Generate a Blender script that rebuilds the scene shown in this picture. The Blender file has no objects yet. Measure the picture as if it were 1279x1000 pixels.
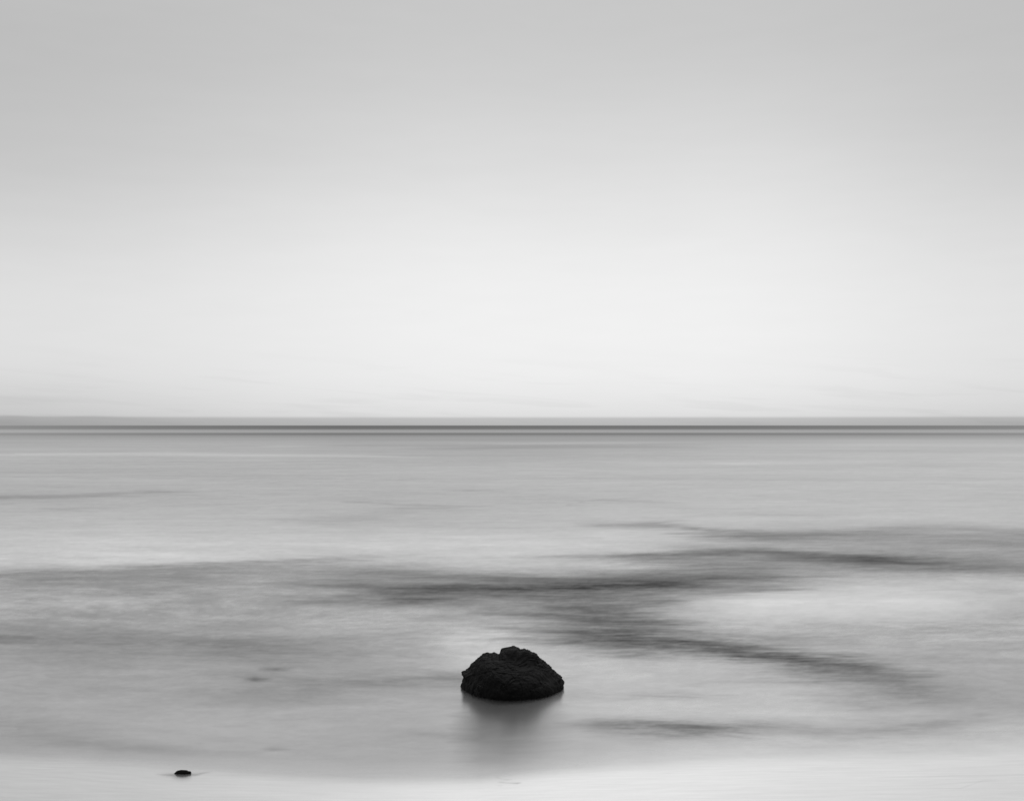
import bpy, math
import numpy as np

# ------------------------------------------------------------------ camera
H = 6.0                       # lens height above the water, metres
HFOV = math.radians(45.0)
scene = bpy.context.scene
cam_d = bpy.data.cameras.new("camera")
cam = bpy.data.objects.new("camera", cam_d)
scene.collection.objects.link(cam)
cam.location = (0, 0, H)
cam.rotation_euler = (math.radians(90), 0, 0)      # level, looking along +Y
cam_d.sensor_width = 36.0
cam_d.lens = 18.0 / math.tan(HFOV / 2)
cam_d.shift_y = 31.0 / 1279.0                      # view-camera front rise
cam_d.clip_start = 0.1
cam_d.clip_end = 200000.0
scene.camera = cam

# ------------------------------------------------------------------ view transform
scene.view_settings.view_transform = 'Standard'
scene.view_settings.look = 'None'
scene.view_settings.exposure = 0.0
scene.view_settings.gamma = 1.0

# ------------------------------------------------------------------ light directions
SUN_EL, SUN_AZ = math.radians(48), math.radians(8)  # behind the cloud, ahead and a little right

# ------------------------------------------------------------------ sky (overcast, black and white photograph)
def lin(v):
    v = np.asarray(v, float) / 255.0
    return np.where(v <= 0.04045, v / 12.92, ((v + 0.055) / 1.055) ** 2.4)

# cloud luminance against elevation in degrees (8 bit display levels)
SKY_EL = [0.0, 0.12, 0.325, 0.415, 0.75, 1.3, 2.3, 4.1, 6.2, 8.2, 10.4, 13.0, 15.4, 17.4, 19.3, 24.0, 32.0, 45.0, 90.0]
SKY_LV = [180, 184, 191, 221, 226, 231, 237, 240, 239, 235, 227, 215, 206, 200.5, 198, 200, 218, 254, 266]

def build_world():
    w = bpy.data.worlds.new("World")
    scene.world = w
    w.use_nodes = True
    nt = w.node_tree
    for n in list(nt.nodes):
        nt.nodes.remove(n)
    N, Lk = nt.nodes.new, nt.links.new

    def math_(op, a, b=None, clamp=False):
        n = N('ShaderNodeMath'); n.operation = op; n.use_clamp = clamp
        for i, v in enumerate((a, b)):
            if v is None:
                continue
            if isinstance(v, (int, float)):
                n.inputs[i].default_value = v
            else:
                Lk(v, n.inputs[i])
        return n.outputs[0]

    def mapr(v, a0, a1, b0, b1, kind='LINEAR'):
        n = N('ShaderNodeMapRange'); n.interpolation_type = kind
        Lk(v, n.inputs['Value'])
        for k, x in (('From Min', a0), ('From Max', a1), ('To Min', b0), ('To Max', b1)):
            n.inputs[k].default_value = x
        return n.outputs['Result']

    tc = N('ShaderNodeTexCoord')
    sep = N('ShaderNodeSeparateXYZ'); Lk(tc.outputs['Generated'], sep.inputs[0])
    el = math_('MULTIPLY', math_('ARCSINE', sep.outputs['Z']), 180 / math.pi)
    az = math_('MULTIPLY', math_('ARCTAN2', sep.outputs['X'], sep.outputs['Y']), 180 / math.pi)
    # long soft streaks of cloud: noise over azimuth / elevation, stretched sideways
    comb = N('ShaderNodeCombineXYZ')
    Lk(math_('MULTIPLY', az, 0.030), comb.inputs[0]); Lk(math_('MULTIPLY', el, 0.16), comb.inputs[1])
    ns = N('ShaderNodeTexNoise'); ns.inputs['Scale'].default_value = 1.0
    ns.inputs['Detail'].default_value = 3.0; ns.inputs['Roughness'].default_value = 0.45
    Lk(comb.outputs[0], ns.inputs['Vector'])
    wob = math_('SUBTRACT', ns.outputs['Fac'], 0.5)
    # the warp fades out at the horizon so the low fog bank keeps its level top
    amp = mapr(el, 1.0, 9.0, 0.0, 3.2, 'SMOOTHSTEP')
    # to the left the grey upper cloud hangs lower; a fog bank of uneven height lies far out on the left
    left = mapr(az, -26, -2, 1.0, 0.0, 'SMOOTHSTEP')
    right = mapr(az, 9, 25, 0.0, 1.0, 'SMOOTHSTEP')
    e2 = math_('ADD', el, math_('MULTIPLY', wob, amp))
    e2 = math_('ADD', e2, math_('MULTIPLY', left, mapr(el, 3.0, 11.0, 0.0, 2.6, 'SMOOTHSTEP')))
    e2 = math_('ADD', e2, math_('MULTIPLY', right, mapr(el, 3.0, 11.0, 0.0, 1.4, 'SMOOTHSTEP')))
    c2 = N('ShaderNodeCombineXYZ')
    Lk(math_('MULTIPLY', az, 0.33), c2.inputs[0]); Lk(math_('MULTIPLY', el, 1.6), c2.inputs[1])
    n2 = N('ShaderNodeTexNoise'); n2.inputs['Scale'].default_value = 1.0; n2.inputs['Detail'].default_value = 2.0
    Lk(c2.outputs[0], n2.inputs['Vector'])
    bank = math_('MULTIPLY', mapr(az, -23.5, -16.0, 0.15, 0.0, 'SMOOTHSTEP'), mapr(el, 0.1, 0.9, 1.0, 0.0))
    e2 = math_('SUBTRACT', e2, math_('MULTIPLY', bank, mapr(n2.outputs['Fac'], 0.3, 0.7, 0.1, 1.1)))
    ramp = N('ShaderNodeValToRGB')
    ramp.color_ramp.interpolation = 'LINEAR'
    # ramp coordinate: square root of elevation spreads the stops near the horizon
    t = math_('SQRT', math_('DIVIDE', math_('MAXIMUM', e2, 0.0), 90.0), clamp=True)
    Lk(t, ramp.inputs[0])
    cr = ramp.color_ramp
    while len(cr.elements) < len(SKY_EL):
        cr.elements.new(0.5)
    for e, a, lv in zip(cr.elements, SKY_EL, SKY_LV):
        e.position = math.sqrt(a / 90.0)
    for e, a, lv in zip(cr.elements, SKY_EL, SKY_LV):
        v = float(lin(lv)); e.color = (v, v, v, 1)
    # thinner cloud in the middle, thicker towards both sides and behind
    dim_l = mapr(az, -24, 0, 1.0, 0.0, 'SMOOTHSTEP')
    dim_r = mapr(az, 8, 25, 0.0, 1.0, 'SMOOTHSTEP')
    dim = math_('ADD', math_('MULTIPLY', dim_l, 0.155), math_('MULTIPLY', dim_r, 0.14))
    dim = math_('MULTIPLY', dim, mapr(el, 10.0, 19.0, 1.0, 0.55, 'SMOOTHSTEP'))
    dim = math_('ADD', dim, math_('MULTIPLY', mapr(az, -25, -9, 0.075, 0.0, 'SMOOTHSTEP'), mapr(el, 0.5, 3.2, 1.0, 0.0, 'SMOOTHSTEP')))
    # faint thin wisps low on the right
    c3 = N('ShaderNodeCombineXYZ')
    Lk(math_('MULTIPLY', math_('ADD', az, 40), 0.17), c3.inputs[0])
    Lk(math_('MULTIPLY', math_('ADD', el, math_('MULTIPLY', az, 0.06)), 2.2), c3.inputs[1])
    n3 = N('ShaderNodeTexNoise'); n3.inputs['Scale'].default_value = 1.0
    n3.inputs['Detail'].default_value = 3.0; n3.inputs['Distortion'].default_value = 0.4
    Lk(c3.outputs[0], n3.inputs['Vector'])
    wis = math_('MULTIPLY', mapr(n3.outputs['Fac'], 0.50, 0.70, 0.0, 0.045, 'SMOOTHSTEP'),
                mapr(el, 0.8, 4.0, 1.0, 0.0, 'SMOOTHSTEP'))
    dim = math_('ADD', dim, wis)
    dim = math_('ADD', dim, math_('MULTIPLY', math_('SUBTRACT', n2.outputs['Fac'], 0.5), 0.030))
    lum = math_('MULTIPLY', ramp.outputs[0], math_('SUBTRACT', 1.0, dim))
    # clear sky shining through: the physical sky, without its colour
    sky = N('ShaderNodeTexSky'); sky.sky_type = 'NISHITA'; sky.sun_disc = False
    sky.sun_elevation = SUN_EL; sky.sun_rotation = SUN_AZ
    bw = N('ShaderNodeRGBToBW'); Lk(sky.outputs[0], bw.inputs[0])
    thru = math_('MULTIPLY', math_('MINIMUM', bw.outputs[0], 12.0), 0.04)
    total = math_('ADD', math_('MULTIPLY', lum, 9.65), thru)
    cc = N('ShaderNodeCombineXYZ')
    for i in range(3):
        Lk(total, cc.inputs[i])
    bg = N('ShaderNodeBackground'); bg.inputs['Strength'].default_value = 0.1
    Lk(cc.outputs[0], bg.inputs['Color'])
    out = N('ShaderNodeOutputWorld'); Lk(bg.outputs[0], out.inputs['Surface'])

build_world()

sun_d = bpy.data.lights.new("sun", 'SUN')
sun_d.energy = 0.7
sun_d.angle = math.radians(35)
sun_d.color = (1, 1, 1)
sun = bpy.data.objects.new("sun", sun_d)
scene.collection.objects.link(sun)
sun.rotation_euler = (math.radians(90) - SUN_EL, 0, math.pi - SUN_AZ)
sun.location = (0, 40, 40)

# ------------------------------------------------------------------ helpers
W0, H0, CX, HY = 1279.0, 1000.0, 639.5, 531.0
F = (W0 / 2) / math.tan(HFOV / 2)

def ground(px, py, z=0.0):
    d = F * (H - z) / (py - HY)
    return (px - CX) * d / F, d

def project(X, Y, Z):
    return CX + F * X / Y, HY + F * (H - Z) / Y

def sst(t):
    t = np.clip(t, 0, 1)
    return t * t * (3 - 2 * t)

def hash2(i, j, seed):
    h = (i.astype(np.int64) * 374761393 + j.astype(np.int64) * 668265263 + seed * 1442695041) & 0xFFFFFFFF
    h = ((h ^ (h >> 13)) * 1274126177) & 0xFFFFFFFF
    h = (h ^ (h >> 16)) & 0xFFFFFFFF
    return h / 4294967295.0

def vnoise2(x, y, seed=0):
    i, j = np.floor(x), np.floor(y)
    u, v = x - i, y - j
    a = hash2(i, j, seed); b = hash2(i + 1, j, seed); c = hash2(i, j + 1, seed); d = hash2(i + 1, j + 1, seed)
    gu, gv = u * u * u * (u * (u * 6 - 15) + 10), v * v * v * (v * (v * 6 - 15) + 10)
    return (a * (1 - gu) + b * gu) * (1 - gv) + (c * (1 - gu) + d * gu) * gv - 0.5

def fbm2(x, y, seed=0, octs=4, gain=0.55):
    s, a, n = 0.0, 1.0, 0.0
    for k in range(octs):
        s = s + a * vnoise2(x * 2.03 ** k + 17.3 * k, y * 2.03 ** k - 9.1 * k, seed + k * 31)
        n += a * a; a *= gain
    return s / math.sqrt(n)

def hash3(i, j, k, seed):
    return hash2(i + k * 57, j - k * 131, seed + 7)

def vnoise3(p, seed=0):
    i = np.floor(p); f = p - i
    g = f * f * f * (f * (f * 6 - 15) + 10)
    r = 0.0
    for dx in (0, 1):
        for dy in (0, 1):
            for dz in (0, 1):
                w = (g[:, 0] if dx else 1 - g[:, 0]) * (g[:, 1] if dy else 1 - g[:, 1]) * (g[:, 2] if dz else 1 - g[:, 2])
                r = r + w * hash3(i[:, 0] + dx, i[:, 1] + dy, i[:, 2] + dz, seed)
    return r - 0.5

def worley3(p, seed=0):
    """distance to nearest and second nearest feature point"""
    i = np.floor(p); f1 = np.full(len(p), 9.0); f2 = np.full(len(p), 9.0); idn = np.zeros(len(p))
    for dx in (-1, 0, 1):
        for dy in (-1, 0, 1):
            for dz in (-1, 0, 1):
                c = i + np.array([dx, dy, dz])
                q = c + np.stack([hash3(c[:, 0], c[:, 1], c[:, 2], seed + s) for s in (1, 2, 3)], 1)
                d = np.sqrt(((q - p) ** 2).sum(1))
                h = hash3(c[:, 0], c[:, 1], c[:, 2], seed + 9)
                near = d < f1
                f2 = np.where(near, f1, np.minimum(f2, d))
                idn = np.where(near, h, idn)
                f1 = np.where(near, d, f1)
    return f1, f2, idn

def link_mesh(name, verts, faces, mat, smooth=True):
    me = bpy.data.meshes.new(name)
    verts = np.asarray(verts, np.float32); faces = np.asarray(faces, np.int32)
    me.vertices.add(len(verts)); me.vertices.foreach_set("co", verts.ravel())
    k = faces.shape[1]
    me.loops.add(faces.size); me.loops.foreach_set("vertex_index", faces.ravel())
    me.polygons.add(len(faces))
    me.polygons.foreach_set("loop_start", np.arange(0, faces.size, k, dtype=np.int32))
    me.polygons.foreach_set("use_smooth", np.full(len(faces), smooth))
    me.update(calc_edges=True)
    me.materials.append(mat)
    ob = bpy.data.objects.new(name, me)
    scene.collection.objects.link(ob)
    return ob

def add_attr(ob, name, vals):
    a = ob.data.attributes.new(name, 'FLOAT', 'POINT')
    a.data.foreach_set("value", np.asarray(vals, np.float32).ravel())

def grid_faces(nr, nc):
    idx = np.arange(nr * nc).reshape(nr, nc)
    return np.stack([idx[:-1, :-1], idx[:-1, 1:], idx[1:, 1:], idx[1:, :-1]], -1).reshape(-1, 4)

# ------------------------------------------------------------------ foam: how milky the surf is, place by place, plus painted rock reflections
TX = [0, 160, 320, 480, 640, 800, 960, 1120, 1279]
TAB = [
    (548, [163, 163, 160, 152, 150, 154, 162, 170, 172]),
    (560, [175, 174, 172, 168, 166, 170, 176, 180, 182]),
    (580, [177, 176, 176, 175, 176, 177, 180, 184, 187]),
    (600, [180, 180, 178, 178, 180, 181, 182, 186, 188]),
    (620, [180, 180, 181, 178, 179, 182, 185, 187, 188]),
    (640, [185, 186, 184, 180, 182, 185, 187, 190, 190]),
    (660, [192, 193, 190, 186, 187, 190, 190, 191, 190]),
    (680, [199, 201, 200, 198, 198, 196, 190, 184, 182]),
    (695, [200, 202, 200, 194, 197, 192, 184, 178, 178]),
    (710, [188, 184, 180, 178, 186, 182, 176, 174, 178]),
    (730, [180, 174, 170, 168, 170, 172, 182, 194, 192]),
    (750, [178, 178, 174, 170, 166, 172, 200, 202, 192]),
    (770, [172, 175, 172, 174, 172, 168, 192, 194, 186]),
    (800, [166, 162, 159, 168, 178, 166, 176, 182, 181]),
    (830, [173, 168, 163, 170, 190, 186, 176, 172, 182]),
    (850, [174, 170, 164, 170, 180, 184, 176, 168, 180]),
    (870, [172, 170, 164, 167, 172, 182, 184, 172, 174]),
    (890, [172, 170, 168, 170, 170, 184, 186, 180, 177]),
    (910, [170, 168, 170, 168, 166, 178, 180, 178, 184]),
    (930, [170, 168, 167, 164, 164, 178, 184, 188, 194]),
    (950, [172, 170, 168, 164, 165, 182, 190, 194, 198]),
    (1000, [180, 174, 170, 168, 170, 190, 196, 200, 200]),
]
SHORE_X = [-900, 0, 100, 200, 320, 450, 600, 700, 850, 1000, 1150, 1279, 2200]
SHORE_Y = [925, 942, 948, 957, 967, 974, 974, 964, 953, 947, 942, 938, 930]
WASH_X = [0, 200, 400, 560, 700, 900, 1100, 1279]
WASH_L = [198, 200, 208, 224, 228, 224, 217, 213]

# every streak: (x, y, softness above, softness below, strength) nodes along its length
STREAKS = [
    [(-300, 735, 4, 14, -16), (0, 718, 4, 13, -22), (150, 712, 3, 13, -27), (300, 702, 2.5, 12, -28), (370, 700, 2.5, 11, -24), (430, 700, 3, 8, 0)],
    [(190, 722, 2, 3, 0), (235, 722, 2.5, 3, -16), (265, 719, 2, 2.5, 0)],
    [(110, 743, 3, 3, 0), (145, 742, 4, 4, -18), (200, 740, 3, 3, 0)],
    [(380, 698, 4, 4, 0), (425, 697, 4, 4, -20), (470, 696, 3, 3, 0)],
    [(340, 756, 4, 4, 0), (430, 750, 5, 5, -36), (500, 747, 4, 5, -46), (560, 746, 4, 5, -24), (620, 748, 4, 4, 0)],
    [(330, 722, 8, 8, 0), (420, 730, 8, 8, -26), (500, 737, 5, 6, -44), (560, 735, 4, 5, -54), (640, 734, 3.5, 5, -60), (740, 733, 4, 5, -52), (830, 731, 4, 6, -42), (930, 736, 4, 5, -34), (1010, 735, 4, 4, 0)],
    [(380, 712, 5, 5, 0), (450, 714, 5, 5, -26), (560, 720, 4, 4, -32), (680, 722, 3, 4, -40), (760, 724, 4, 5, -36), (860, 722, 5, 5, -20), (960, 722, 5, 5, -20), (1050, 720, 5, 5, 0)],
    [(400, 735, 16, 14, 0), (500, 735, 16, 16, -16), (650, 736, 14, 18, -20), (800, 728, 14, 16, -32), (900, 722, 14, 14, -24), (960, 720, 12, 12, -16), (1000, 720, 10, 10, 0)],
    [(660, 697, 3, 3, 0), (740, 695, 3, 4, -30), (810, 693, 4, 5, -52), (870, 691, 5, 5, -64), (940, 688, 4, 5, -56), (1030, 693, 4, 7, -54), (1110, 702, 5, 6, -58), (1200, 708, 5, 5, -36), (1279, 711, 5, 5, -22), (1500, 712, 5, 5, 0)],
    [(760, 702, 9, 14, 0), (850, 704, 9, 15, -24), (960, 701, 9, 13, -28), (1080, 700, 9, 8, -24), (1200, 700, 12, 6, -18), (1400, 700, 12, 8, -8)],
    [(700, 654, 4, 4, 0), (760, 655, 3, 4, -24), (830, 655, 4, 5, -34), (880, 663, 4, 5, -38), (970, 668, 4, 5, -36), (1070, 664, 4, 6, -28), (1160, 661, 5, 8, -20), (1279, 664, 5, 8, -22), (1500, 664, 5, 8, 0)],
    [(840, 672, 6, 6, 0), (960, 673, 9, 8, -24), (1100, 674, 9, 8, -22), (1279, 677, 9, 8, -18), (1500, 680, 8, 8, 0)],
    [(850, 642, 2, 2, 0), (930, 641, 2, 2, -8), (1030, 644, 2, 2, -9), (1100, 644, 2, 2, 0)],
    [(620, 785, 10, 14, 0), (710, 794, 14, 14, -32), (780, 802, 14, 12, -50), (850, 806, 9, 7, -70), (920, 812, 7.5, 6.5, -78), (1000, 823, 6.5, 6.5, -75), (1070, 831, 5.5, 6.5, -58), (1120, 837, 5, 6, -32), (1170, 843, 5, 5, 0)],
    [(540, 766, 12, 12, 0), (650, 766, 14, 14, -22), (740, 768, 20, 20, -40), (800, 776, 17, 18, -34), (850, 784, 12, 12, -14), (900, 790, 10, 10, 0)],
    [(660, 752, 8, 8, 0), (740, 756, 8, 8, -14), (820, 752, 6, 6, -18), (870, 752, 6, 6, 0)],
    [(860, 795, 6, 6, 0), (960, 797, 7, 7, -14), (1100, 792, 8, 8, -10), (1279, 772, 8, 8, -6), (1400, 770, 8, 8, 0)],
    [(960, 834, 6, 10, 0), (1040, 844, 8, 12, -24), (1100, 852, 8, 12, -28), (1150, 864, 8, 10, -24), (1220, 874, 10, 10, -10), (1350, 874, 10, 10, 0)],
    [(1000, 870, 5, 6, 0), (1070, 876, 5, 6, -16), (1130, 868, 6, 6, -10), (1180, 866, 6, 6, 0)],
    [(690, 904, 4, 4, 0), (750, 904, 5, 7, -40), (820, 907, 5, 7, -50), (870, 909, 5, 6.5, -58), (920, 909, 5, 6.5, -44), (970, 907, 5, 6, -20), (1030, 903, 6, 6, 0)],
    [(940, 914, 5, 7, 0), (1020, 914, 5, 7, -18), (1080, 914, 5, 7, -22), (1150, 907, 6, 7, -18), (1279, 892, 8, 9, -6), (1400, 890, 8, 8, 0)],
    [(700, 868, 4, 4, 0), (780, 868, 4, 4, -16), (860, 870, 4, 4, -18), (930, 866, 4, 4, 0)],
    [(-60, 794, 3, 4, -24), (0, 795, 3, 5, -26), (40, 799, 4, 5, -12), (90, 802, 4, 4, 0)],
    [(20, 798, 8, 9, 0), (120, 803, 9, 9, -10), (220, 805, 9, 9, -14), (330, 811, 9, 9, -18), (420, 816, 8, 8, -8), (500, 816, 8, 8, 0)],
    [(60, 757, 5, 5, 0), (120, 768, 6, 6, -8), (240, 766, 6, 6, 0)],
    [(320, 836, 1.5, 2, 0), (345, 836, 1.8, 2, -34), (370, 835, 1.5, 2, 0)],
    [(300, 848, 1.5, 1.5, 0), (318, 848, 1.7, 1.7, -44), (342, 848, 1.5, 1.5, 0)],
    [(322, 935, 1.5, 1.5, 0), (340, 935, 1.7, 1.7, -26), (366, 936, 1.5, 1.5, 0)],
    [(320, 940, 1.5, 2, 0), (345, 939, 1.5, 2, 12), (370, 939, 1.5, 2, 0)],
    [(240, 862, 6, 8, 0), (380, 862, 8, 9, -14), (450, 852, 6, 7, -22), (520, 848, 5, 6, -26), (575, 848, 5, 6, -34), (640, 850, 5, 6, -20), (690, 852, 5, 5, 0)],
    [(0, 908, 6, 8, -6), (120, 932, 6, 6, -12), (210, 936, 5, 6, -14), (300, 940, 6, 6, -8), (420, 936, 6, 6, 0)],
    [(480, 916, 4, 4, 0), (550, 918, 4, 4, -14), (620, 922, 4, 4, 0)],
    [(-200, 624, 4, 4, -18), (0, 621, 3, 4, -22), (60, 620, 2, 3, -18), (140, 617, 2, 2, -12), (210, 613, 1.5, 2, -14), (260, 616, 2, 2, 0)],
    [(60, 635, 2, 3, 0), (90, 634, 2, 3, -10), (150, 636, 2, 2, 0)],
    [(430, 625, 2, 2, 0), (480, 627, 2, 3, -12), (560, 633, 2, 3, -12), (620, 636, 2, 2, 0)],
    [(330, 655, 4, 5, 0), (420, 650, 6, 6, -10), (520, 640, 5, 5, -4), (600, 640, 5, 5, 0)],
    [(560, 612, 1, 1, 0), (605, 612, 1, 1, -14), (650, 612, 1, 1, 0)],
    [(690, 634, 1.5, 2, 0), (740, 624, 1.2, 1.5, -10), (800, 626, 1.2, 1.5, -10), (850, 629, 1.2, 1.5, 0)],
    # brighter foam veils
    [(0, 567, 1.5, 2, 10), (200, 566, 2, 2, 14), (320, 568, 2, 2, 12), (480, 569, 1.5, 2, 12), (560, 572, 1.5, 1.5, 0)],
    [(560, 553, 1, 1.5, 0), (640, 554, 1, 1.2, 14), (760, 553, 1, 1, 12), (880, 552, 1, 1, 0)],
    [(760, 578, 1.5, 1.5, 0), (920, 579, 1.5, 1.5, 13), (1060, 579, 1.5, 1.5, 0)],
    [(300, 558, 1, 1, 0), (340, 557, 1, 1, 12), (420, 556, 1, 1, 0)],
    [(480, 560, 2, 2, 0), (560, 560, 2, 2, -12), (680, 558, 2, 2, -14), (820, 558, 2, 2, -8), (900, 560, 2, 2, 0)],
    [(800, 750, 10, 10, 0), (880, 756, 10, 12, 9), (980, 750, 10, 14, 9), (1100, 742, 14, 14, 8), (1200, 738, 16, 14, 6), (1320, 740, 10, 10, 0)],
    [(540, 796, 14, 14, 0), (590, 800, 20, 20, 17), (620, 795, 20, 16, 15), (680, 800, 14, 14, 8), (720, 815, 8, 10, 10), (760, 830, 8, 10, 6), (820, 836, 8, 8, 0)],
    [(640, 690, 8, 6, 0), (560, 694, 8, 6, 0)][::-1],
    [(270, 748, 6, 6, 0), (310, 748, 7, 7, 14), (350, 746, 6, 6, 0)],
    [(60, 758, 5, 5, 0), (110, 750, 6, 6, 8), (200, 752, 6, 6, 6), (230, 752, 5, 5, 0)],
    [(700, 645, 3, 3, 0), (760, 670, 5, 5, 6), (800, 672, 5, 5, 0)],
    # boulder's reflection, lengthened by darkening the water below it
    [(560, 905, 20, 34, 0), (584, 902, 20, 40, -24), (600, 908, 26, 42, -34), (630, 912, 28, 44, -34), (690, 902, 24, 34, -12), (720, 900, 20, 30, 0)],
    # water parting round the small stone, and its reflection painted dark below
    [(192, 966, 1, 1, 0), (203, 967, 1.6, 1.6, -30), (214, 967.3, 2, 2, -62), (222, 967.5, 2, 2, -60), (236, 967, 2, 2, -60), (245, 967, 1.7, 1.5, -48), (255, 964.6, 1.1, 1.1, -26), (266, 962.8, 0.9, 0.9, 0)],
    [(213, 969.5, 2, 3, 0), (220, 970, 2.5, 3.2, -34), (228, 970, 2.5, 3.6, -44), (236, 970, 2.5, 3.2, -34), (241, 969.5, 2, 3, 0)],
    # backwash lip in the thin film
    [(621, 976.2, .8, .8, 0), (626, 976.3, .8, .8, -34), (634, 977.2, .8, .8, -22), (641, 977.5, .8, .8, -40), (647, 977.5, .8, .8, -64), (652, 976.8, .8, .8, 0)],
    [(617, 970.4, 1, 1, 0), (622, 970.4, 1, 1, -14), (628, 973, 1, 1, -6), (634, 973.3, .8, .8, -22), (640, 973, 1, 1, 0)],
    [(619, 980, 1, 1, 0), (625, 980.5, 1.2, 1.2, -14), (629, 981, 1, 1, 0)],
    [(1040, 973, .7, .7, 0), (1120, 970, .7, .7, -10), (1279, 967, .7, .7, -14), (1400, 966, .7, .7, 0)],
    [(1130, 984, .7, .7, 0), (1200, 984, .7, .8, -13), (1228, 974, .8, .8, -6), (1240, 973, .7, .7, 0)],
    [(1080, 981, .7, .7, 0), (1160, 980, .7, .8, -10), (1230, 975, .8, .8, -14), (1260, 974, .7, .7, 0)],
    [(900, 962, .6, .6, 0), (980, 963, .7, .7, -8), (1060, 961, .6, .6, 0)],
    [(720, 978, .6, .6, 0), (790, 980, .7, .7, -10), (880, 979, .6, .6, 0)],
]

def surf_level(px, py, X, D):
    """display level of the moving water's foam veil, painted reflections included, at a place on the water"""
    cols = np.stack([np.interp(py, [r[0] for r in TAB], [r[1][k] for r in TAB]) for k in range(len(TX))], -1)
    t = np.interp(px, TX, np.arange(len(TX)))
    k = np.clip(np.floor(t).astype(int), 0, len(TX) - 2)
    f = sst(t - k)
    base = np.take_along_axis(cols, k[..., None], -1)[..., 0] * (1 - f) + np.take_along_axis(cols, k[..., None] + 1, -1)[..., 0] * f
    # slow meander so that streak edges fray
    lnD = np.log(D)
    thick = np.clip((py - 560) / 250, 0.05, 1)
    refl_calm = np.exp(-((px - 640) / 110) ** 4 - ((py - 915) / 48) ** 4)  # water kept smooth where the boulder's reflection is painted in
    calm = np.maximum(sst((py - 925) / 40), 0.85 * refl_calm)
    tilt = 6.0 * fbm2(X / (0.30 * D), lnD * 5, 3, 2)          # threads lean up or down from place to place
    tl = lnD + 0.010 * tilt
    wy = thick * (1.5 * fbm2(X / (0.15 * D), lnD * 9, 5, 2) + 5.0 * fbm2(X / (0.040 * D), tl * 55, 6, 4, 0.7))
    wx = 70.0 * fbm2(X / (0.10 * D), tl * 50, 11, 4, 0.7)
    gx, gy = px + wx * (1 - calm), py + wy * (1 - calm)
    fray = 1.0 + (1 - calm) * thick * (0.55 * fbm2(X / (0.070 * D), tl * 60, 13, 3, 0.6) + 0.50 * fbm2(X / (0.018 * D), tl * 130, 17, 4, 0.72))
    fray = np.clip(fray, 0.4, 1.7)
    out = base
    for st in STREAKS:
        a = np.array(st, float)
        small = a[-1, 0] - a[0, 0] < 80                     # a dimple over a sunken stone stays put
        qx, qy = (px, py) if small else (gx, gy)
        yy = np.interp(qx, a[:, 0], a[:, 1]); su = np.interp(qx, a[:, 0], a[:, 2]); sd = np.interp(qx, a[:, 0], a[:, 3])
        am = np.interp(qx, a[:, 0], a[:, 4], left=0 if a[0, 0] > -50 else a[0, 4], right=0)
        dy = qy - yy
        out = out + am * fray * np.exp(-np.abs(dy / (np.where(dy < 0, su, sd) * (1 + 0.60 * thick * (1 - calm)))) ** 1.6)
    # drifting foam texture
    churn = 3.2 + 7.5 * np.exp(-((py - 765) / 75) ** 2) + 1.2 * np.exp(-((py - 870) / 40) ** 2)
    churn = churn * sst((py - 545) / 60 + 0.25) * (1 - 0.7 * calm)
    pale = np.exp(-((px - 1060) / 230) ** 4 - ((py - 752) / 26) ** 4)
    churn = churn * (1 - 0.6 * pale)
    veil = fbm2(X / (0.17 * D) + 1.7 * lnD, tl * 13, 91, 3, 0.6)
    out = out + 11.0 * veil * sst((py - 600) / 90) * (1 - calm)
    tex = fbm2(X / (0.045 * D) + 0.9 * lnD, tl * 38, 23, 5, 0.66)
    tex2 = fbm2(X / (0.010 * D), tl * 120, 41, 4, 0.72)
    out = out + churn * (1.5 * tex + 1.15 * tex2)
    # long level bands far out
    far = 1 - sst((py - 560) / 90)
    out = out + 9 * far * fbm2(X / (0.35 * D), (py - HY) / 4.2, 61, 4, 0.65)
    # dark ruffled water along the horizon
    side = np.interp(px, [-600, 0, 200, 420, 640, 860, 1100, 1279, 1900], [.36, .54, .78, 1, 1, .97, .82, .66, .5])
    hor = np.interp(py, [531, 534, 535.1, 536.1, 537.4, 538.8, 539.8, 541, 542.6, 543.6, 545, 546.5, 550],
                    [90, 86, 88, 118, 138, 146, 138, 110, 114, 136, 142, 150, 158])
    hor = 172 - (172 - hor) * side
    hor = np.where(py < 535.8, np.minimum(hor, 140), hor)
    out = np.where(py < 551, hor + (out - hor) * sst((py - 545) / 6), out)
    # thin wash running up the sand
    ys = np.interp(px, SHORE_X, SHORE_Y) + 3.0 * fbm2(px / 130, py * 0, 71, 3)
    w = 0.52 * sst((py - ys + 7) / 16) + 0.48 * sst((py - ys + 34) / 58)
    wash = np.interp(px, WASH_X, WASH_L) + 4.5 * fbm2(X / 1.3 + D / 2, (D - F * H / (ys - HY)) / 0.14, 83, 4, 0.8) + 3.0 * fbm2(X / 0.55, (D - 0.01 * X) / 0.07, 85, 2) - 0.16 * np.clip(py - ys - 25, 0, 60)
    film = out - base
    return np.clip(base * (1 - w) + wash * w + film * (1 - 0.35 * w), 60, 250), w

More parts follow.
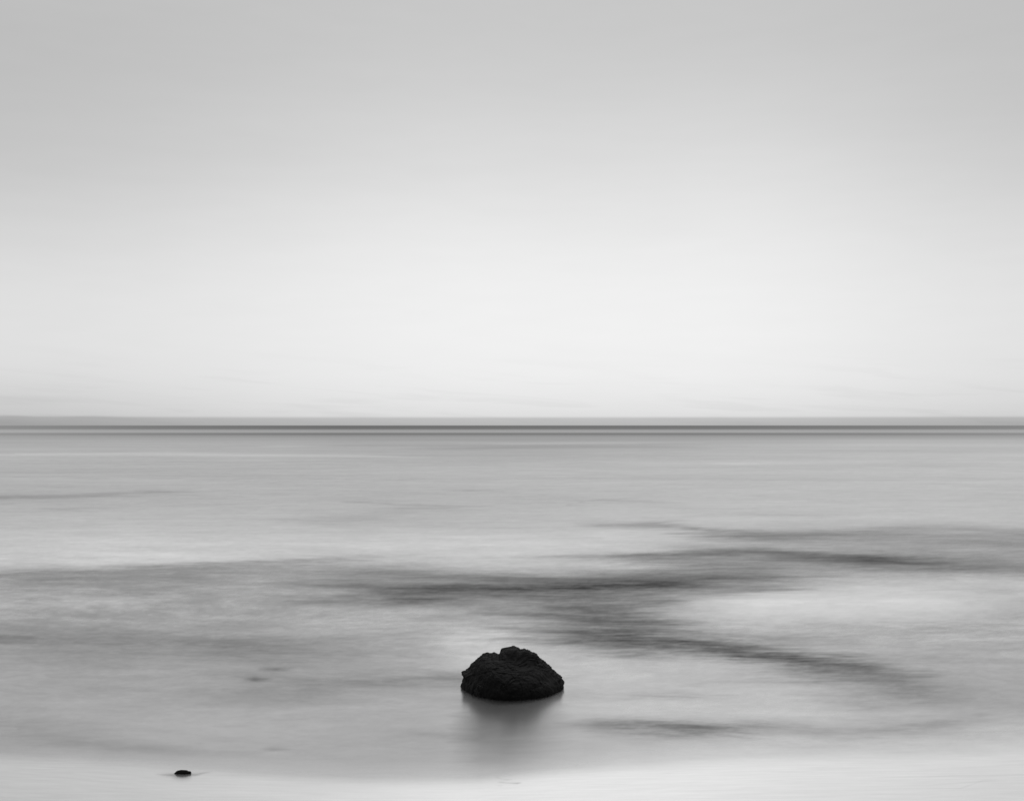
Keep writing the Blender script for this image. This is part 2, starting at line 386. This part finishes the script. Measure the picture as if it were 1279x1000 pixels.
# sky level that each place mirrors, and light falling on it
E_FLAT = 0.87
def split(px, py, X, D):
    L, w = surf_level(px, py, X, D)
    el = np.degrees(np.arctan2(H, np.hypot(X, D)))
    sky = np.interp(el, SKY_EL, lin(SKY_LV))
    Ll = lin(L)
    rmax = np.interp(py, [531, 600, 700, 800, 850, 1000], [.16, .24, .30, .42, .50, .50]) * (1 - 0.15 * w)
    # added mirror zones below boulder and small stone: less foam, to strengthen their reflections
    refl_boost = np.exp(-((px - 640) / 95) ** 4 - ((py - 895) / 62) ** 4) + 0.30 * np.exp(-((px - 227) / 17) ** 4 - ((py - 969) / 6) ** 4)
    rmax = rmax + (0.62 - rmax) * np.clip(refl_boost, 0, 1)
    R = np.minimum(rmax, (0.80 + 0.17 * np.clip(refl_boost, 0, 1)) * Ll / sky)
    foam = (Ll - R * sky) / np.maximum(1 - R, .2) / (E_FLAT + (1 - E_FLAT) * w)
    return R, np.clip(foam, 0.004, 0.95)

def shore_dist(X, D):
    """metres landward of the waterline"""
    px = CX + F * X / D
    _, ds = ground(px, np.interp(px, SHORE_X, SHORE_Y))
    return ds - D

def sand_height(s):
    return np.where(s < 0, 0.03 * s, 0.012 * s + 0.016 * np.clip(s - 2.5, 0, None) ** 2 * np.exp(-np.clip(s - 2.5, 0, 40) / 14.0))

# ------------------------------------------------------------------ materials
def water_material(name, fine):
    m = bpy.data.materials.new(name); m.use_nodes = True
    nt = m.node_tree; nt.nodes.clear(); N, Lk = nt.nodes.new, nt.links.new
    def math_(op, a, b, clamp=False):
        n = N('ShaderNodeMath'); n.operation = op; n.use_clamp = clamp
        for i, v in enumerate((a, b)):
            if isinstance(v, (int, float)): n.inputs[i].default_value = v
            else: Lk(v, n.inputs[i])
        return n.outputs[0]
    fo = N('ShaderNodeAttribute'); fo.attribute_name = 'foam'
    sh = N('ShaderNodeAttribute'); sh.attribute_name = 'sheen'
    geo = N('ShaderNodeNewGeometry')
    def noise(sx, sy, detail, rough):
        mp = N('ShaderNodeMapping'); mp.inputs['Scale'].default_value = (sx, sy, 1)
        Lk(geo.outputs['Position'], mp.inputs['Vector'])
        n = N('ShaderNodeTexNoise'); n.inputs['Scale'].default_value = 1
        n.inputs['Detail'].default_value = detail; n.inputs['Roughness'].default_value = rough
        Lk(mp.outputs[0], n.inputs['Vector'])
        return math_('SUBTRACT', n.outputs['Fac'], 0.5)
    a = noise(fine[3], fine[4], 3, .6)       # foam threads close in
    b = noise(0.22, 0.6, 4, .65)     # drifting veils further out
    k = math_('ADD', math_('MULTIPLY', a, fine[0]), math_('MULTIPLY', b, fine[1]))
    gain = math_('ADD', 1.0, k)
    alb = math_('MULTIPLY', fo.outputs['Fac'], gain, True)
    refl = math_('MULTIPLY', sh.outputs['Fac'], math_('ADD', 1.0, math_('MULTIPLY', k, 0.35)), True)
    dif = N('ShaderNodeBsdfDiffuse'); cb = N('ShaderNodeCombineColor')
    for i in range(3): Lk(alb, cb.inputs[i])
    Lk(cb.outputs[0], dif.inputs['Color'])
    gl = N('ShaderNodeBsdfGlossy'); gl.distribution = 'GGX'
    gl.inputs['Color'].default_value = (1, 1, 1, 1)
    gl.inputs['Roughness'].default_value = fine[2]
    mx = N('ShaderNodeMixShader')
    Lk(refl, mx.inputs[0]); Lk(dif.outputs[0], mx.inputs[1]); Lk(gl.outputs[0], mx.inputs[2])
    out = N('ShaderNodeOutputMaterial'); Lk(mx.outputs[0], out.inputs['Surface'])
    return m

def rock_material(name, base, hi):
    m = bpy.data.materials.new(name); m.use_nodes = True
    nt = m.node_tree; N, Lk = nt.nodes.new, nt.links.new
    b = nt.nodes['Principled BSDF']
    tc = N('ShaderNodeTexCoord')
    n1 = N('ShaderNodeTexNoise'); n1.inputs['Scale'].default_value = 9; n1.inputs['Detail'].default_value = 8; n1.inputs['Roughness'].default_value = .65
    Lk(tc.outputs['Object'], n1.inputs['Vector'])
    r = N('ShaderNodeValToRGB'); r.color_ramp.elements[0].position = .42; r.color_ramp.elements[1].position = .72
    r.color_ramp.elements[0].color = (base, base, base, 1); r.color_ramp.elements[1].color = (hi, hi, hi, 1)
    Lk(n1.outputs['Fac'], r.inputs[0]); 
    # pale barnacle specks low on the seaward-left flank
    vo = N('ShaderNodeTexVoronoi'); vo.inputs['Scale'].default_value = 26; Lk(tc.outputs['Object'], vo.inputs['Vector'])
    dot = N('ShaderNodeMapRange'); Lk(vo.outputs['Distance'], dot.inputs['Value'])
    for kk, xx in (('From Min', .34), ('From Max', .14), ('To Min', 0.0), ('To Max', 1.0)): dot.inputs[kk].default_value = xx
    n4 = N('ShaderNodeTexNoise'); n4.inputs['Scale'].default_value = 3.1; n4.inputs['Detail'].default_value = 3; Lk(tc.outputs['Object'], n4.inputs['Vector'])
    sx = N('ShaderNodeSeparateXYZ'); Lk(tc.outputs['Object'], sx.inputs[0])
    low = N('ShaderNodeMapRange'); Lk(sx.outputs['X'], low.inputs['Value'])
    for kk, xx in (('From Min', -.1), ('From Max', -.8), ('To Min', 0.45), ('To Max', 1.0)): low.inputs[kk].default_value = xx
    pt = N('ShaderNodeMapRange'); Lk(n4.outputs['Fac'], pt.inputs['Value'])
    for kk, xx in (('From Min', .50), ('From Max', .68), ('To Min', 0.0), ('To Max', 1.0)): pt.inputs[kk].default_value = xx
    m1 = N('ShaderNodeMath'); m1.operation = 'MULTIPLY'; Lk(dot.outputs[0], m1.inputs[0]); Lk(pt.outputs[0], m1.inputs[1])
    m2 = N('ShaderNodeMath'); m2.operation = 'MULTIPLY'; Lk(m1.outputs[0], m2.inputs[0]); Lk(low.outputs[0], m2.inputs[1])
    mixc = N('ShaderNodeMix'); mixc.data_type = 'RGBA'; Lk(m2.outputs[0], mixc.inputs['Factor'])
    Lk(r.outputs[0], mixc.inputs['A']); mixc.inputs['B'].default_value = (hi * 12, hi * 12, hi * 12, 1)
    Lk(mixc.outputs['Result'], b.inputs['Base Color'])
    n2 = N('ShaderNodeTexNoise'); n2.inputs['Scale'].default_value = 38; n2.inputs['Detail'].default_value = 6; n2.inputs['Roughness'].default_value = .7
    Lk(tc.outputs['Object'], n2.inputs['Vector'])
    bp = N('ShaderNodeBump'); bp.inputs['Strength'].default_value = .6; bp.inputs['Distance'].default_value = .02
    Lk(n2.outputs['Fac'], bp.inputs['Height']); Lk(bp.outputs[0], b.inputs['Normal'])
    b.inputs['Roughness'].default_value = .75
    b.inputs['Specular IOR Level'].default_value = .09
    return m

MAT_SEA = water_material("milky_sea_water", (0.18, 0.26, 0.205, 1.3, 7.0))
MAT_WASH = water_material("wet_sand_film", (0.30, 0.06, 0.17, 0.55, 13.0))
MAT_ROCK = rock_material("black_wet_rock", 0.0010, 0.0045)
MAT_STONE = rock_material("black_wet_stone", 0.0015, 0.003)

# ------------------------------------------------------------------ sea: one level sheet out to the horizon
def axis_px():
    return np.unique(np.concatenate([np.arange(-2600, -40, 24.0), np.arange(-40, 1320, 2.6), np.arange(1320, 3900, 24.0)]))

def build_sea():
    px = axis_px()
    py = np.concatenate([[HY + F * H / 90000.0, 531.35], np.arange(531.7, 552, 0.45), np.arange(552, 600, 0.9),
                         np.arange(600, 1001, 1.25), np.arange(1004, 1110, 6)])
    PX, PY = np.meshgrid(px, py)
    X, D = ground(PX, PY)
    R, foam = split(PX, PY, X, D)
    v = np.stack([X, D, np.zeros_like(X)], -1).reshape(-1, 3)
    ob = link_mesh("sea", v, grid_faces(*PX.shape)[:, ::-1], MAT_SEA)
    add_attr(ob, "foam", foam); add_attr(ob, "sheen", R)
    ob["kind"] = "structure"
    return ob

def build_beach():
    px = axis_px()
    ys = np.interp(px, SHORE_X, SHORE_Y)
    _, ds = ground(px, ys)
    s = np.concatenate([[-6, -2.5, -1.2], np.arange(-0.8, 3.6, 0.035), np.arange(3.7, 9, .5), [9.5, 11, 13, 15, 17]])
    S, PXg = np.meshgrid(s, px, indexing='ij')
    D = ds[None, :] - S
    X = (PXg - CX) / F * D
    Z = sand_height(S)
    qx, qy = project(X, D, Z)
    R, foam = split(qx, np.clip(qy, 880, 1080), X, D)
    v = np.stack([X, D, Z], -1)
    # carry on behind the camera as a dry upper beach
    back = []
    last = v[-1]
    for k, (dy, dz) in enumerate([(-6, .8), (-14, 1.6), (-30, 2.0), (-80, 2.2)]):
        row = last.copy()
        row[:, 0] = np.linspace(-60 - 30 * k, 60 + 30 * k, len(px))
        row[:, 1] = dy; row[:, 2] = np.median(last[:, 2]) + dz
        back.append(row)
    allv = np.concatenate([v, np.array(back)], 0)
    nb = len(back)
    R = np.concatenate([R, np.full((nb, len(px)), .05)], 0)
    foam = np.concatenate([foam, np.full((nb, len(px)), .4)], 0)
    ob = link_mesh("beach", allv.reshape(-1, 3), grid_faces(*allv.shape[:2])[:, ::-1], MAT_WASH)
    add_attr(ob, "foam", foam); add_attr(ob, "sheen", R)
    ob["kind"] = "structure"
    return ob

build_sea()
build_beach()

# ------------------------------------------------------------------ rocks
def build_rock(name, outline, front, dist, depth, back, centre, mat, nphi, nth, rough, seed, sink):
    """a boulder whose outline seen from the beach is given in photo units and that is as deep as it is wide"""
    u = dist / F
    top = min(y for x, y in outline); mid = centre[1]
    outline = [(x, y + sink * float(sst((mid - y) / (mid - top) * 1.5))) for x, y in outline]   # the back of the dome rises above the outline when seen from above
    o = np.array([((x - CX) * u, H - (y - HY) * u) for x, y in outline])
    c = np.array([(centre[0] - CX) * u, H - (centre[1] - HY) * u])
    d = np.concatenate([o, o[:1]])
    seg = np.hypot(*(d[1:] - d[:-1]).T); t = np.concatenate([[0], np.cumsum(seg)])
    tt = np.linspace(0, t[-1], nphi, endpoint=False)
    ring = np.stack([np.interp(tt, t, d[:, 0]), np.interp(tt, t, d[:, 1])], -1) - c
    # the front slab: a second, lower outline without the notches; the peak stands behind it
    fo = np.array([((x - CX) * u, H - (y - HY) * u) for x, y in front]) - c
    ang = np.arctan2(fo[:, 1], fo[:, 0]); rad = np.hypot(fo[:, 0], fo[:, 1])
    order = np.argsort(ang); ang, rad = ang[order], rad[order]
    ra = np.arctan2(ring[:, 1], ring[:, 0])
    rr = np.interp(ra, np.concatenate([ang - 2 * math.pi, ang, ang + 2 * math.pi]), np.tile(rad, 3))
    slab = np.stack([rr * np.cos(ra), rr * np.sin(ra)], -1)
    sm = slab.copy()
    for _ in range(nphi // 8):
        sm = (np.roll(sm, 1, 0) + 2 * sm + np.roll(sm, -1, 0)) / 4
    th = np.linspace(0.0, math.pi, nth)[1:-1]
    v = []
    for a in th:
        g, h = abs(math.sin(a)) ** 1.04, math.cos(a)
        deg = math.degrees(a)
        k = float(sst((deg - 62) / 20) if deg < 90 else 1 - 0.8 * sst((deg - 112) / 40))
        r = ring * k + sm * (1 - k)
        y = -h * (depth if h > 0 else back) * np.ones(nphi)
        v.append(np.stack([r[:, 0] * g, y, r[:, 1] * g], -1))
    v = np.array(v)
    nr = len(th)
    base = v.reshape(-1, 3)
    base = np.concatenate([base, [[0, -depth, 0], [0, back, 0]]])
    # facets, ledges and pits
    R = np.linalg.norm(base, axis=1, keepdims=True)
    nrm = base / np.array([[1.0, depth * .9 , .75]]) ; nrm /= np.linalg.norm(nrm, axis=1, keepdims=True)
    S = depth
    p = base / S
    warp = np.stack([vnoise3(p * 2.2, seed + s) for s in (1, 2, 3)], 1)
    pw = p + 0.35 * warp
    f1, f2, idc = worley3(pw * np.array([2.4, 2.4, 3.2]), seed + 20)
    g1, g2, idd = worley3(pw * 6.5 + 3.3, seed + 40)
    disp = 0.028 * (idc - .5) + 0.008 * np.clip((f2 - f1) * 3, 0, 1) + 0.16 * vnoise3(pw * np.array([1.6, 1.6, 2.6]), seed + 90)
    disp += 0.022 * (idd - .5) + 0.006 * np.clip((g2 - g1) * 3, 0, 1)
    fine = 0
    for k, (fr, am) in enumerate([(5, .035), (10, .040), (20, .036), (40, .022)]):
        fine = fine + am * (0.5 - 2 * np.abs(vnoise3(pw * fr, seed + 60 + k)))
    # sloping ledges across the front
    led = p[:, 2] * 1.0 + 0.35 * p[:, 0] + 0.25 * warp[:, 0]
    fine = fine + 0.018 * (np.abs(((led * 5.0) % 1) - .5) * 2 - .5)
    # near the outline keep the photographed profile, with only fine chips
    edge = np.exp(-((base[:, 1] - .12 * depth) / (depth * .30)) ** 2)
    amt = rough * (disp * (1 - 0.92 * edge) + fine * (0.5 + 0.65 * edge))
    vv = base + nrm * (amt * S)[:, None]
    vv[:, 0] += c[0]; vv[:, 2] += c[1]; vv[:, 1] += dist
    idx = np.arange(nr * nphi).reshape(nr, nphi)
    nx = np.roll(idx, -1, 1)
    q = np.stack([idx[:-1], idx[1:], nx[1:], nx[:-1]], -1).reshape(-1, 4)
    a, b = nr * nphi, nr * nphi + 1
    t1 = np.stack([np.full(nphi, a), np.full(nphi, a), idx[0], nx[0]], -1)
    # poles: collapse the first and last ring onto a fan of quads (two columns at a time)
    cap0 = np.stack([np.full(nphi // 2, a), idx[0][0::2], nx[0][0::2], np.roll(idx[0], -2)[0::2]], -1)
    cap1 = np.stack([np.full(nphi // 2, b), np.roll(idx[-1], -2)[0::2], nx[-1][0::2], idx[-1][0::2]], -1)
    faces = np.concatenate([q, cap0, cap1])
    org = np.array([c[0], dist, 0.0])
    ob = link_mesh(name, vv - org, faces, mat, smooth=True)
    ob.location = org
    return ob

BOULDER = [(580.0, 861), (578.8, 856.5), (578.9, 852.5), (580.2, 849), (583.6, 846.5), (581.4, 844), (579.2, 839.5), (582.5, 836.9), (588, 834.4),
           (590.5, 831), (593.8, 826.3), (598.8, 820.6), (604.4, 816), (610, 815.2), (615, 814.8), (616.9, 813.2), (620, 815.2), (624.5, 817.0),
           (626.0, 812.5), (628, 809.3), (633.8, 807.4), (637, 806.6), (641, 806.2), (643.5, 806.4), (646, 807.3), (650, 809.4), (655, 808.8),
           (660, 810.2), (663, 812.4), (665, 812.6), (671, 816.6), (674, 820.2), (679.2, 824.8), (685, 831), (689.0, 836.6), (693.4, 841.0), (699.0, 844.4),
           (699.4, 848), (702.2, 851.3), (701.2, 854.5), (701.2, 857.0), (698, 860.5), (692, 866), (680, 878), (640, 888), (602, 880), (587, 868)]
BOULDER = [(640 + (x - 640) * 1.02 - 0.8, y) for x, y in BOULDER]
BOULDER_SLAB = [(580, 862), (579, 852), (582, 842), (589, 833), (597, 823.5), (604, 817.5), (614, 815), (626, 815.5), (638, 817), (648, 818), (658, 821), (668, 826),
                (680, 833), (690, 842), (698, 849), (700, 856), (696, 862), (680, 880), (640, 890), (602, 882), (586, 870)]

boulder = build_rock("boulder", BOULDER, BOULDER_SLAB, 28.35, 1.40, 1.0, (640, 850), MAT_ROCK, 520, 300, 0.62, 3, 3.2)
boulder["label"] = "large black rugged boulder with a domed top standing in the milky surf"
boulder["category"] = "boulder"

STONE = [(214.6, 968.2), (216.4, 966.4), (218.4, 964.6), (220.2, 962.9), (221.8, 962.0), (224, 961.7), (225.5, 961.2), (228, 961.3), (230.4, 961.4), (233.2, 961.6),
         (234.6, 962.3), (235.4, 962.9), (237.0, 962.8), (238.6, 963.4), (238.9, 965.4), (238.6, 968.0), (235, 972), (226, 974), (218, 971)]
stone = build_rock("small_stone", STONE, STONE, 21.30, 0.05, 0.07, (227, 966.8), MAT_STONE, 120, 80, 0.4, 11, -0.2)
stone["label"] = "small flat black stone poking out of the thin wash at the water's edge"
stone["category"] = "stone"
